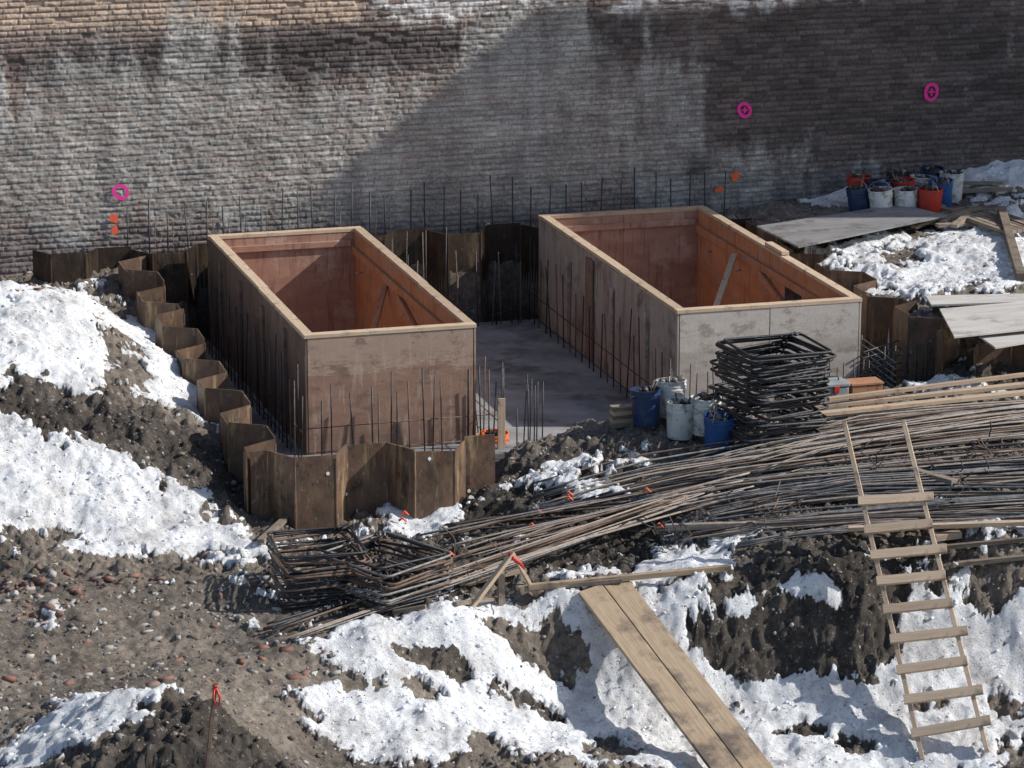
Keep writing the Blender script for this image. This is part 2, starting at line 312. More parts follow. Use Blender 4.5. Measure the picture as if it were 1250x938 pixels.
# ---------------------------------------------------------------- brick building
bld=empty("brick_building")
WY=5.9
x=np.arange(-6,10.6,.0125); z=np.arange(.35,4.3,.0115); X,Z=np.meshgrid(x,z)
nlow=fbm(X*.8,Z*1.0,5,1,.6); nm=fbm(X*3,Z*3,5,2,.6); nst=fbs(X*5,Z*.9,5,3,.6); nf=fbm(X*25,Z*25,3,4,.6); nh=fbs(X*7,Z*28,3,6,.65)
Zw=Z+.012*(fbm(X*2.2,Z*2.2,3,5)-.5)+.006*(fbm(X*9,Z*9,2,7)-.5)
ch=.066; bl=.205; row=np.floor(Zw/ch).astype(int); fz=Zw/ch-row
xo=X+(row%2)*bl*.5+((row*37)%11)*.009+.012*(fbm(X*6,Z*6,2,1)-.5); hd=(row%6==0); L_=np.where(hd,bl*.5,bl); col=np.floor(xo/L_).astype(int); fx=(xo/L_-col)*L_
rb=TAB[1][row&255,col&255]; rc=TAB[2][row&255,col&255]; rm=TAB[3][row&255,col&255]
jz=np.minimum(fz,1-fz)*ch; jx=np.minimum(fx,L_-fx)
er=(fbm(X*22,Z*22,3,2)-.3)*.010
mort=1-sstep(.002,.012,np.minimum(jz,jx+.004)-er)
def wp(u,v): q=at_y(u,v,WY); return q[0],q[2]
def wblob(u,v,ru,rv,p=2):
    cx,cz=wp(u,v); s=41/F; return np.exp(-(np.abs((X-cx)/(ru*s))**p+np.abs((Z-cz)/(rv*s))**p))
par=wblob(60,160,190,90)+wblob(200,190,260,80)*.9+wblob(470,190,130,80)*.8+wblob(630,130,85,130)*1.1+wblob(820,120,55,110)*.7+wblob(720,220,420,40)*.8+wblob(250,120,60,80)*.5+wblob(740,130,120,80)*.4
parm=sstep(.35,.85,par+(nlow-.5)*1.6+(nst-.5)*1.2+(nf-.5)*.4)*.85
dep=-.012*mort+(rb-.5)*.010-.024*sstep(.93,.96,rm)*(1-mort)+(nf-.5)*.014+(nm-.5)*.020+(nh-.5)*.012
pd=.003-.006*mort+(nm-.5)*.030+(nf-.5)*.015+(rb-.5)*.004+(nh-.5)*.020
dep=dep*(1-parm)+pd*parm
Y_=WY-dep
brick=np.stack([.245+.10*(rc-.5),.182+.07*(rc-.5),.153+.055*(rc-.5)],-1)*(.7+.6*nm[...,None])
dark=np.array([.098,.080,.076])
dk=np.clip(wblob(250,72,330,24,4)*.9+wblob(1070,120,320,150,4)*.95+wblob(700,50,500,34,4)*.6+wblob(380,120,50,90)*.5,0,1)  # dark brick patches; right-hand tone also deepens the wall shadow in colour
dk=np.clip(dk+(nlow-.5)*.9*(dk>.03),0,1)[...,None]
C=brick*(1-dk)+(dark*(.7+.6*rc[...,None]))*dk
top=sstep(0,.06,Z-(wp(200,38)[1]+ (X-wp(200,38)[0])*-.01+.12*(nm-.5)))*sstep(0,.1,wp(445,20)[0]-X)
ob=np.stack([.42+.16*(rc-.5),.31+.12*(rc-.5),.235+.09*(rc-.5)],-1)
C=C*(1-top[...,None])+ob*top[...,None]
mc=np.array([.25,.235,.22])*(.6+.8*nm[...,None]); mm=(mort*(.5))[...,None]*(1-dk*.6); C=C*(1-mm)+mc*mm
pc=np.stack([.30+0*X,.285+0*X,.265+0*X],-1)*(.40+1.2*nst[...,None])*(.55+.9*nh[...,None]); pm=parm[...,None]*(1-.3*mort[...,None])*(1-.35*(rc>.7)[...,None]); C=C*(1-pm)+pc*pm
lt=np.clip(wblob(20,120,45,70)*.9+wblob(640,90,60,90)*.8+wblob(830,80,30,70)*.7+wblob(250,140,30,80)*.4+wblob(780,20,60,40)*.6,0,1); lt=lt*sstep(.4,.65,nst*.6+nm*.4); lt=lt[...,None]
C=C*(1-lt*.45)+np.array([.38,.37,.35])*lt*.45
C*= (.62+.76*fbm(X*1.6,Z*7,4,3,.65))[...,None]
C*= (1-.45*mort*(1-parm*.5))[...,None]*1.08
cz1=wp(700,18)[1]; wt=sstep(0,.16,Z-(cz1+(nst-.5)*.5-.02))*sstep(0,.3,X-wp(445,20)[0])*sstep(0,.8,wp(1080,10)[0]-X)*sstep(.38,.58,nm*.5+nh*.5)*.9
C=C*(1-wt[...,None])+np.array([.62,.60,.58])*wt[...,None]
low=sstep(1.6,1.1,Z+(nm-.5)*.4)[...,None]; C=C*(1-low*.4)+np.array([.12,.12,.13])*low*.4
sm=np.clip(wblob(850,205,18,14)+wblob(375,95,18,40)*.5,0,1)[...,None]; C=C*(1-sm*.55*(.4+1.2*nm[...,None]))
C=np.clip(C*1.15,.01,.9)
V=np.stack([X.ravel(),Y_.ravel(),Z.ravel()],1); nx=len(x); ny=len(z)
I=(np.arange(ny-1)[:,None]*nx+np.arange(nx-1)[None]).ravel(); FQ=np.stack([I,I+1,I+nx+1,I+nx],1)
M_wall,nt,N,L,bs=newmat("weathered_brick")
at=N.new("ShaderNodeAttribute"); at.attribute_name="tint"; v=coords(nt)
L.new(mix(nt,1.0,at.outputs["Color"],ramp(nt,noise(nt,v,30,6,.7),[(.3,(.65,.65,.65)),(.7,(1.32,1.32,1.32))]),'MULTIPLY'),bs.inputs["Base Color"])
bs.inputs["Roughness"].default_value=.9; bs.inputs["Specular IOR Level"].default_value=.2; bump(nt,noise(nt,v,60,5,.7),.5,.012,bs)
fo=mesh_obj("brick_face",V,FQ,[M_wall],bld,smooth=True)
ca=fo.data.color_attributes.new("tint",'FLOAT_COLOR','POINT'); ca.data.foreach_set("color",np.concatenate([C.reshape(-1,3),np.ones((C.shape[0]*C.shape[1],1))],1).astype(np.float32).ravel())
M_w2,nt,N,L,bs=newmat("plain_brick")
mp=N.new("ShaderNodeMapping"); tc=N.new("ShaderNodeTexCoord"); mp.inputs["Rotation"].default_value=(math.radians(90),0,0); L.new(tc.outputs["Object"],mp.inputs["Vector"])
bt=N.new("ShaderNodeTexBrick"); L.new(mp.outputs["Vector"],bt.inputs["Vector"]); bt.inputs["Scale"].default_value=1; bt.inputs["Brick Width"].default_value=.215; bt.inputs["Row Height"].default_value=.073; bt.inputs["Mortar Size"].default_value=.008
bt.inputs["Color1"].default_value=(.3,.17,.12,1); bt.inputs["Color2"].default_value=(.22,.12,.09,1); bt.inputs["Mortar"].default_value=(.3,.28,.26,1)
L.new(bt.outputs["Color"],bs.inputs["Base Color"]); bs.inputs["Roughness"].default_value=.9
def box(name,a,b,mat,parent=None,bev=0):
    x0,y0,z0=a; x1,y1,z1=b
    vs=[(x0,y0,z0),(x1,y0,z0),(x1,y1,z0),(x0,y1,z0),(x0,y0,z1),(x1,y0,z1),(x1,y1,z1),(x0,y1,z1)]
    o=mesh_obj(name,vs,[(0,3,2,1),(4,5,6,7),(0,1,5,4),(1,2,6,5),(2,3,7,6),(3,0,4,7)],[mat],parent)
    if bev: m=o.modifiers.new("bevel",'BEVEL'); m.width=bev; m.segments=2; m.limit_method='ANGLE'
    return o
box("core",(-5.99,WY+.08,-1),(10.58,WY+9,9),M_w2,bld)
box("upper_wall",(-5.99,WY-.005,4.29),(10.58,WY+.075,9),M_w2,bld)
box("west_wing",(-30,WY-.002,-1),(-5.995,WY+9,9),M_w2,bld)
box("east_wing",(10.585,WY-.002,-1),(34,WY+9,9),M_w2,bld)
nb=empty("shadow_caster_wall"); box("caster_body",(14,1.64,-1),(34,2.42,12.45),M_w2,nb); box("caster_cap",(13.97,1.60,12.452),(34,2.46,12.52),M_conc,nb)  # unseen wall, added and sized to cast the diagonal shadow
class MB:
    def __init__(s): s.v=[];s.f=[];s.m=[]
    def tube(s,pts,r,n_=6,m=0,closed=False,cap=True):
        pts=[Vector(p) for p in pts]; k=len(pts); base=len(s.v); ref=None
        for i,p in enumerate(pts):
            if closed: t=(pts[(i+1)%k]-pts[i-1])
            else: t=pts[min(i+1,k-1)]-pts[max(i-1,0)]
            t.normalize()
            if ref is None: ref=Vector((0,0,1)) if abs(t.z)<.9 else Vector((1,0,0))
            a=t.cross(ref).normalized(); b=a.cross(t).normalized(); ref=b
            rr=r[i] if isinstance(r,(list,tuple)) else r
            for j in range(n_):
                q=2*math.pi*j/n_; s.v.append(tuple(p+a*math.cos(q)*rr+b*math.sin(q)*rr))
        for i in range(k if closed else k-1):
            for j in range(n_):
                i2=(i+1)%k; s.f.append((base+i*n_+j,base+i2*n_+j,base+i2*n_+(j+1)%n_,base+i*n_+(j+1)%n_)); s.m.append(m)
        if not closed and cap:
            s.f.append(tuple(base+j for j in range(n_))); s.m.append(m)
            s.f.append(tuple(base+(k-1)*n_+j for j in reversed(range(n_)))); s.m.append(m)
    def build(s,name,mats,parent=None,smooth=True):
        return mesh_obj(name,s.v,s.f,mats,parent,mi=s.m,smooth=smooth)
def ringmark(u,v,r,mat,cross=False):
    q=at_y(u,v,WY); vs=[];fs=[]; k=28
    for i in range(k):
        a=2*math.pi*i/k; w=.016+.010*random.random(); rr=r*(1+.10*math.sin(a*2+u)); 
        for s_ in (-w,w): vs.append((q[0]+(rr+s_)*math.cos(a),WY-.03,q[2]+(rr+s_)*math.sin(a)*1.05))
    for i in range(k): j=(i+1)%k; fs.append((2*i,2*j,2*j+1,2*i+1))
    if cross:
        for (dx,dz) in ((r*.5,.012),(.012,r*.5)):
            b=len(vs); yy=WY-.032-(.003 if dx<.02 else 0); vs+= [(q[0]-dx,yy,q[2]-dz),(q[0]+dx,yy,q[2]-dz),(q[0]+dx,yy,q[2]+dz),(q[0]-dx,yy,q[2]+dz)]; fs.append((b,b+1,b+2,b+3))
    mesh_obj("spray_paint_mark",vs,fs,[mat])
ringmark(147,234,.075,M_pink); ringmark(908,134,.075,M_pink,True); ringmark(1136,112,.085,M_pink,True)
def splat(u,v,w,h,mat):
    q=at_y(u,v,WY); vs=[(q[0],WY-.03,q[2])]; k=16
    for i in range(k):
        a=2*math.pi*i/k; rr=.65+.6*random.random(); vs.append((q[0]+w*rr*math.cos(a),WY-.03,q[2]+h*rr*math.sin(a)))
    mesh_obj("spray_paint_mark",vs,[(0,1+i,1+(i+1)%k) for i in range(k)],[mat])
splat(139,266,.05,.06,M_orp); splat(140,280,.045,.06,M_orp); splat(896,216,.06,.07,M_orp); splat(878,231,.08,.03,M_orp); splat(62,331,.05,.03,M_orp)
# ---------------------------------------------------------------- beams
def beam(name,p0,p1,w,t,mat,parent=None,side=None,bev=.003):
    p0=Vector(p0);p1=Vector(p1); d=(p1-p0); Ln=d.length; d.normalize()
    if side is None: side=d.cross(Vector((0,0,1)))
    side=Vector(side); side=(side-d*side.dot(d)).normalized(); nn=d.cross(side)
    o=box(name,(-Ln/2,-w/2,-t/2),(Ln/2,w/2,t/2),mat,parent,bev); c=(p0+p1)/2
    o.matrix_world=Matrix(((d.x,side.x,nn.x,c.x),(d.y,side.y,nn.y,c.y),(d.z,side.z,nn.z,c.z),(0,0,0,1)))
    return o
# ---------------------------------------------------------------- slab and formwork
box("concrete_slab",(-2.30,-.45,-.3),(4.78,5.16,.02),M_conc,bev=.01)
def form(x0,x1,y0,y1,mf,ml,special):
    E=empty("formwork_box"); z0=.022;h=1.29;T=.085;s=.02
    def skin(nm,ax,c,a,b,mat,out):
        L_=b-a; k=max(1,round(L_/1.22)); 
        for i in range(k):
            p=a+L_*i/k+.002; q=a+L_*(i+1)/k-.002; off=random.uniform(0,.005)*out; zt=h-.04-random.uniform(.0,.002)
            if ax=='x': box(nm,(min(c,c+s*out)+off,p,z0),(max(c,c+s*out)+off,q,zt),mat,E,.002)
            else: box(nm,(p,min(c,c+s*out)+off,z0),(q,max(c,c+s*out)+off,zt),mat,E,.002)
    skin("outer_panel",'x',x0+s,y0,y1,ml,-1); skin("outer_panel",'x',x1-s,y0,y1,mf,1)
    skin("outer_panel",'y',y0+s,x0+s+.004,x1-s-.004,mf,-1); skin("outer_panel",'y',y1-s,x0+s+.004,x1-s-.004,mf,1)
    skin("inner_panel",'x',x0+T-s,y0+T,y1-T,M_plyo,1); skin("inner_panel",'x',x1-T+s,y0+T,y1-T,M_plyo,-1)
    skin("inner_panel",'y',y0+T-s,x0+T+.004,x1-T-.004,M_plyo,1); skin("inner_panel",'y',y1-T+s,x0+T+.004,x1-T-.004,M_plyp,-1)
    for yy in np.arange(y0+.1,y1-.1,.4):
        for xx in (x0+s+.003,x1-T+s+.003): box("stud",(xx,yy,z0),(xx+T-2*s-.006,yy+.038,h-.045),M_wood,E)
    for xx in np.arange(x0+.15,x1-.15,.4):
        for yy in (y0+s+.003,y1-T+s+.003): box("stud",(xx,yy,z0),(xx+.038,yy+T-2*s-.006,h-.045),M_wood,E)
    zt=h-.02; w=T+.02
    beam("top_plate",(x0-.01,y0-.008+w/2,zt),(x1+.01,y0-.008+w/2,zt),w,.04,M_wood,E)
    beam("top_plate",(x0-.01,y1+.008-w/2,zt),(x1+.01,y1+.008-w/2,zt),w,.04,M_wood,E)
    for xx in (x0-.008+w/2,x1+.008-w/2):
        yb=y0+1.5+random.random()
        beam("top_plate",(xx,y0-.006+w,zt),(xx,yb,zt),w,.04,M_wood,E); beam("top_plate",(xx+.006,yb+.004,zt+.004),(xx+.006,y1+.006-w,zt+.004),w,.04,M_wood,E)
    beam("ledger",(x1-T-.022,y0+T+.02,1.04),(x1-T-.022,y1-T-.06,1.04),.04,.09,M_plyo,E,side=(1,0,0))
    beam("ledger",(x0+T+.02,y1-T-.022,1.12),(x1-T-.05,y1-T-.022,1.12),.04,.07,M_plyp,E,side=(0,1,0))
    beam("kicker",(x1-T-.03,y0+1.2,.55),(x1-T-.03,y0+2.8,.95),.04,.09,M_plyo,E,side=(1,0,0))
    beam("corner_post",(x1-T-.05,y1-T-.06,.03),(x1-T-.05,y1-T-.06,1.2),.05,.04,M_plyo,E)
    mb=MB()
    for i in range(5):
        yy=y0+.5+i*1.0+random.uniform(-.1,.1); mb.tube([(x1-T,yy,.85),(x1-T-.09,yy,.84)],.010,6,0)
    mb.build("form_ties",[M_steel],E)
    for (a,b,mm) in special: beam("brace",(x0+a[0],y0+a[1],a[2]),(x0+b[0],y0+b[1],b[2]),.07,.035,mm,E)
    return E
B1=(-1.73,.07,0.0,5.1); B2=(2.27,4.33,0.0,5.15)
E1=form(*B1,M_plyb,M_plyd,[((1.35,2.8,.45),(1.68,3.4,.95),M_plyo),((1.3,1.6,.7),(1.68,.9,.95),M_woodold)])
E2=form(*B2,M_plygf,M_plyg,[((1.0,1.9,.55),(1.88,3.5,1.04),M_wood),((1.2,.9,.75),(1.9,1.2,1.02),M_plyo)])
box("opening_shade",(B2[1]-.085-.012,1.55,.55),(B2[1]-.085-.008,2.05,.98),M_dark,E2)  # flat dark panel painted in as the shade within an opening
beam("batten",(B2[0]-.022,3.05,.03),(B2[0]-.022,3.05,1.2),.26,.02,M_plyb,E2,side=(0,1,0))
for yy in (1.0,2.2,3.9): beam("batten",(B2[0]-.02,yy,.03),(B2[0]-.02,yy,1.05),.09,.038,M_plyg,E2,side=(0,1,0))
for yy in (.9,2.0,3.2,4.3): beam("batten",(B1[0]-.02,yy,.03),(B1[0]-.02,yy,1.15),.09,.038,M_plyd,E1,side=(0,1,0))
beam("cleat",(B2[1]-.04,2.2,1.32),(B2[1]-.04,2.75,1.32),.09,.04,M_wood,E2)
# ---------------------------------------------------------------- rebar around boxes
mats=[M_rust,M_grey,M_black,M_rust2]
def dowels(name,x0,x1,y0,y1,sp,zt,zj,off,offy):
    mb=MB()
    def vert(x,y,k=1):
        t=(zt+random.uniform(-zj,zj))*k; lx=random.gauss(0,.02); ly=random.gauss(0,.02)
        mb.tube([(x,y,.02),(x+lx*.5,y+ly*.5,t*.5),(x+lx,y+ly,t)],.008,5,random.choice([0,2,2]))
    X0=x0-off;X1=x1+off;Y0=y0-offy;Y1=y1+.08
    for x_ in np.arange(X0,X1,sp):
        vert(x_+random.gauss(0,.03),Y0)
        if random.random()<.4: vert(x_+.05,Y0-.12)
    for y_ in np.arange(Y0,Y1,sp): vert(X0,y_+random.gauss(0,.02),1.25); vert(X1,y_+random.gauss(0,.02))
    for zz in (.10,.36):
        mb.tube([(X0-.05,Y0+.012,zz),(X1+.1,Y0+.012,zz+.01)],.006,5,0); mb.tube([(X0+.012,Y0-.1,zz),(X0+.012,Y1,zz)],.006,5,2); mb.tube([(X1-.012,Y0-.2,zz),(X1-.012,Y1,zz)],.006,5,0)
    return mb.build(name,mats)
dowels("rebar_cage",*B1,.19,.78,.14,.13,.22)
dowels("rebar_cage",*B2,.24,.74,.16,.13,.16)
mb=MB()
for i in range(34):
    x_=-2.6+.05+i*.222+random.gauss(0,.02); t=1.60+random.uniform(-.14,.10); l=random.gauss(0,.02)
    mb.tube([(x_,5.68,.4),(x_+l*.4,5.68,1.1),(x_+l,5.68+random.gauss(0,.01),t)],random.choice([.008,.010]),5,2)
    if random.random()<.5: mb.tube([(x_+.07,5.70,.4),(x_+.07+l,5.70,1.35)],.006,5,0)
for i in range(22):
    x_=.35+random.uniform(0,1.9); mb.tube([(x_,5.0,.02),(x_+random.gauss(0,.02),5.02,random.uniform(.6,1.25))],.008,5,random.choice([0,2]))
mb.build("dowel_row",mats)
mb=MB()
for i in range(10):
    x_=.28+random.uniform(0,.35); y_=-.9+random.uniform(0,.8); mb.tube([(x_,y_,0),(x_+random.gauss(0,.02),y_,.65+random.uniform(-.1,.30))],.007,5,2)
for i in range(9):
    zz=.15+i*.07; mb.tube([(4.35,.1-i*.02,zz),(4.95,-.1+i*.05,zz+.02)],.008,5,1); mb.tube([(4.5,-.6,zz),(4.6,1.2,zz+.01)],.008,5,1)
for i in range(16):
    x_=2.35+i*.15; mb.tube([(x_,-.35,.02),(x_+random.gauss(0,.02),-.35,.62+random.uniform(0,.22))],.008,5,2)
for i in range(5): mb.tube([(4.45+.12*i,-.4,.0),(4.45+.12*i,-.4,.85)],.009,5,2)
mb.build("loose_rebar_mat",mats)
# ---------------------------------------------------------------- sheet piles
def pile_row(name,kind,c,s0,s1,zt,mat,zb=-.6):
    bre=[0,.34,.5,.84]; k0=math.floor(s0/PER)-1
    ss=[s0]
    for k in range(k0,k0+14):
        for b_ in bre:
            q=(k+b_)*PER
            if s0+.02<q<s1-.02: ss.append(q)
    ss.append(s1)
    E=empty(name); jj=0
    P2=lambda q,o_=0: ((c+float(prof(q)),q) if kind=='x' else (q,c+float(prof(q))))
    for i in range(len(ss)-1):
        a_,b_=ss[i],ss[i+1]
        A_=P2(a_);B_=P2(b_); za=zt(a_); zbb=zt(b_)
        if i%2==0: jj=random.uniform(-.04,.04)
        A3=Vector((*A_,0));B3=Vector((*B_,0)); d=(B3-A3).normalized(); nn=Vector((-d.y,d.x,0))*.007
        vs=[]
        for P_,zz in ((A3,za+jj),(B3,zbb+jj)):
            for sg in (-1,1): vs.append(tuple(P_+nn*sg+Vector((0,0,zb)))); vs.append(tuple(P_+nn*sg+Vector((0,0,zz))))
        mesh_obj("sheet",vs,[(0,4,5,1),(2,3,7,6),(1,5,7,3),(0,1,3,2),(4,6,7,5),(0,2,6,4)],[mat],E)
    mb=MB()
    for q in ss[1:-1]:
        P_=P2(q); mb.tube([(P_[0],P_[1],zb),(P_[0],P_[1],zt(q)-.02)],.014,8,0)
    mb.build("interlocks",[mat],E,smooth=False)
    return E
pile_row("sheet_pile_wall",'x',-2.6,-2.05,5.35,lambda s:.68+.34*(s+2.1)/7.4,M_pile)
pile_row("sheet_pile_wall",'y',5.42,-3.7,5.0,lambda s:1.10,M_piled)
pile_row("sheet_pile_wall",'x',5.05,-.95,5.4,lambda s:1.04,M_pile)
pile_row("sheet_pile_wall",'y',-1.0,5.2,9.0,lambda s:.93,M_pile)
fr=pile_row("sheet_pile_wall",'y',-2.15,-2.72,-.28,lambda s:.66-.02*(s>-1),M_pile)
mb=MB()
for (u,v) in ((400,578),(424,606),(574,601),(524,560)):
    q=at_y(u,v,-2.3); yy=-2.15+float(prof(q[0])); q=at_y(u,v,yy); yy=-2.15+float(prof(q[0])); mb.tube([(q[0],yy,q[2]),(q[0],yy-.012,q[2])],.018,10,0)
mb.build("lifting_holes",[M_snowc],fr,smooth=False)
# ---------------------------------------------------------------- buckets
def bucket(loc,mat,tilt=0,s=1.0,name="plastic_bucket"):
    E=empty(name); prof_=[(0,0),(.128,0),(.132,.01),(.146,.28),(.153,.282),(.153,.295),(.147,.297),(.149,.315),(.156,.317),(.156,.33),(.149,.332),(.151,.362),(.159,.364),(.159,.375),(.146,.375),(.126,.02),(0,.02)]
    k=28; vs=[];fs=[]
    for r,z_ in prof_:
        for j in range(k): a_=2*math.pi*j/k; vs.append((r*math.cos(a_),r*math.sin(a_),z_))
    for i in range(len(prof_)-1):
        for j in range(k): fs.append((i*k+j,i*k+(j+1)%k,(i+1)*k+(j+1)%k,(i+1)*k+j))
    o=mesh_obj("shell",vs,fs,[mat],E,smooth=True); m=o.modifiers.new("e",'EDGE_SPLIT'); m.split_angle=math.radians(40)
    mb=MB(); a0=random.random()*6
    if random.random()<.75: pts=[(math.cos(a0+t)*.162,math.sin(a0+t)*.162,.33-.10*math.sin(t)) for t in np.linspace(0,math.pi,14)]
    else: pts=[(math.cos(a0)*.160*math.cos(t),math.sin(a0)*.160*math.cos(t),.33+.15*math.sin(t)) for t in np.linspace(0,math.pi,14)]
    mb.tube(pts,.004,6,0); mb.build("wire_handle",[M_steel],E)
    pts=[];sz=[]
    for i in range(18):
        a_=random.random()*6.28; r=random.random()**.5*.10; pts.append((r*math.cos(a_),r*math.sin(a_),.30+random.uniform(0,.09))); sz.append(random.uniform(.025,.055))
    c=scatter("contents",np.array(pts),sz,[M_dark,M_glove,M_dark,M_grey]); c.parent=E
    mb=MB()
    for i in range(2):
        a_=random.random()*6.28; r=.06; mb.tube([(0,0,.2),(r*math.cos(a_)*2,r*math.sin(a_)*2,.42+random.uniform(0,.06))],.009,5,0)
    mb.build("tool_handles",[random.choice([M_dark,M_woodold])],E)
    box("fill",(-.09,-.09,.021),(.09,.09,.30),M_dark,E)
    E.location=loc; E.rotation_euler=(tilt,tilt*.5,random.random()*6); E.scale=(s,s,s)
    return E
def hz(x_,y_): return float(H(np.array([x_]),np.array([y_]))[0])
def gb(u,v): 
    g=G(u,v); g.z=hz(g.x,g.y)-.01; return g
for u,v,m in ((789,522,M_dkblue),(830,538,M_white),(861,533,M_white),(876,556,M_blue),(820,512,M_white)):
    g=gb(u,v); g.z+=.03; bucket(g,m,tilt=random.uniform(-.08,.08),s=1.0)
for (x_,y_,m) in ((6.25,4.85,M_dkblue),(6.45,4.65,M_white),(6.74,4.62,M_white),(7.0,4.48,M_red),(7.27,4.78,M_blue),(7.52,5.05,M_white),(6.55,5.02,M_dkblue),(6.88,5.0,M_red),(7.15,5.15,M_white),(6.95,5.4,M_dark),(6.4,5.3,M_red),(7.4,5.38,M_dkblue)):
    bucket((x_,y_,hz(x_,y_)-.01),m,tilt=random.uniform(-.12,.12),s=.97)
q=gb(603,545); bucket((q.x,q.y,q.z-.22),M_orange,s=1.0)
# ---------------------------------------------------------------- stirrup stacks
def stack(name,u,v,w,d,nr,sp,rot,matl,lean=(0,0),jit=.02,r=.011,rj=.05,zoff=.02):
    mb=MB(); g=gb(u,v)
    for i in range(nr):
        a_=rot+random.gauss(0,rj); cx=g.x+lean[0]*i/nr+random.gauss(0,jit); cy=g.y+lean[1]*i/nr+random.gauss(0,jit); z_=g.z+zoff+.02+i*sp
        tx=random.gauss(0,.03); ty=random.gauss(0,.03); pts=[]; cr=.06; ww=w*random.uniform(.95,1.03); d_=d*random.uniform(.95,1.03)
        for (sx,sy,a0) in ((1,1,0),(-1,1,math.pi/2),(-1,-1,math.pi),(1,-1,1.5*math.pi)):
            for t in (0,math.pi/4,math.pi/2):
                px=sx*(ww/2-cr)+cr*math.cos(a0+t); py=sy*(d_/2-cr)+cr*math.sin(a0+t)
                pts.append((cx+px*math.cos(a_)-py*math.sin(a_),cy+px*math.sin(a_)+py*math.cos(a_),z_+px*tx+py*ty))
        m=random.choice(matl); mb.tube(pts,r,6,m,closed=True)
        h0=Vector(pts[1]); inn=(Vector((cx,cy,z_))-h0)*.2; mb.tube([h0+Vector((0,0,.01)),h0+inn+Vector((0,0,.012))],r,5,m)
        h0=Vector(pts[2]); mb.tube([h0+Vector((0,0,.016)),h0+inn+Vector((0,0,.02))],r,5,m)
    return mb.build(name,mats)
stack("rebar_stirrup_stack",935,538,.82,.88,34,.0275,math.radians(8),[2],lean=(.10,.04),r=.014,rj=.10,jit=.028)
stack("rebar_stirrup_stack",388,724,.76,.85,16,.030,math.radians(0),[2,0,2],jit=.02,rj=.07,r=.012,lean=(.02,0))
stack("rebar_stirrup_stack",466,728,.86,.90,14,.030,math.radians(28),[2,2,1,0],jit=.025,rj=.07,r=.012,lean=(.05,.0))
# ---------------------------------------------------------------- rebar bundles
def bars(name,rows,mats=mats):
    mb=MB()
    for (u0,v0,u1,v1,k,ju,s0,s1,lift,ms) in rows:
        for i in range(k):
            f=(i/(max(1,k-1))-.5)*2
            a_=G(u0+random.uniform(-ju,ju),v0+f*s0+random.uniform(-2,2)); b_=G(u1+random.uniform(0,30),v1+f*s1+random.uniform(-3,3))
            t=np.linspace(0,1,15); X_=a_.x+(b_.x-a_.x)*t; Y_=a_.y+(b_.y-a_.y)*t; lf=random.uniform(0,lift); h=Hbase(X_,Y_)+.05
            za=h[0]; zb=h[-1]; li=za+(zb-za)*t; up=max(0.,float(np.max(h-li)))
            z_=li+up*.6*np.sin(np.pi*np.clip(t*1.0,0,1))**.7+lf*np.minimum(1,t*4+.2)
            wob=random.gauss(0,.03)
            X_=X_+wob*np.sin(t*3.1)*.3; Y_=Y_+wob*np.sin(t*3.1)
            mb.tube([(X_[j],Y_[j],z_[j]) for j in range(15)],random.choice([.008,.010,.012]),5,random.choice(ms))
    return mb.build(name,mats)
bars("rebar_bundle",[(700,614,1270,532,44,60,12,20,.13,[0,3,0,3,1,2]),(870,582,1270,514,38,60,14,12,.15,[3,3,0,1]),(970,542,1270,510,22,30,12,7,.15,[3,3,0])])
bars("rebar_bundle",[(820,630,1270,584,44,60,10,16,.11,[1,1,2,0,3]),(930,612,1270,596,28,60,10,12,.11,[1,2,3,1])])
bars("rebar_bundle",[(850,660,1270,628,34,50,8,14,.08,[1,1,0,3,2]),(1000,652,1270,648,14,40,5,8,.05,[0,3,1])])
bars("rebar_bundle",[(350,782,830,612,5,20,3,5,.03,[0,1,3]),(510,722,880,606,8,50,9,8,.05,[0,3,3,1]),(570,672,900,600,16,60,11,9,.08,[0,3,1,3])])
bars("rebar_bundle",[(560,655,760,630,8,20,6,6,.05,[0,2]),(330,775,560,690,4,10,3,3,.02,[2])])
for (u0,v0,u1,v1,w,t,m,dz) in ((968,527,1275,494,.09,.04,M_wood,.18),(985,533,1275,502,.09,.04,M_wood,.16),(1010,523,1275,489,.05,.04,M_wood,.22),
  (645,738,892,714,.06,.05,M_plank,.04),(640,733,760,722,.07,.04,M_woodold,.03),(812,663,1120,655,.06,.06,M_rust2,.05),(1035,668,1275,660,.07,.04,M_wood,.06),
  (1090,690,1275,672,.05,.04,M_woodold,.05),(985,545,1000,560,.09,.09,M_wood,.03),(1115,598,1165,612,.09,.06,M_woodold,.14),(1140,668,1172,664,.09,.06,M_wood,.06),
  (560,716,640,700,.09,.04,M_woodold,.03),(318,668,376,615,.07,.04,M_woodold,.05),(1100,243,1236,238,.14,.03,M_woodold,.04),(1110,232,1225,232,.1,.03,M_woodold,.05),
  (1170,700,1270,690,.06,.04,M_woodold,.03),(555,742,610,735,.05,.03,M_woodold,.02),(480,752,520,745,.05,.03,M_woodold,.02)):
    a_=G(u0,v0);b_=G(u1,v1); xs_=np.linspace(a_.x,b_.x,9); ys_=np.linspace(a_.y,b_.y,9); hh=H(xs_,ys_); li=a_.z+(b_.z-a_.z)*np.linspace(0,1,9); up=max(0,float(np.max(hh-li)))*.7
    beam("timber_board",a_+Vector((0,0,dz+up)),b_+Vector((0,0,dz+up)),w,t,m)
a_=G(135,400); b_=G(228,462); beam("timber_board",a_+Vector((0,0,-.01)),b_+Vector((0,0,.0)),.12,.05,M_woodold)
E=empty("timber_offcut_pile")
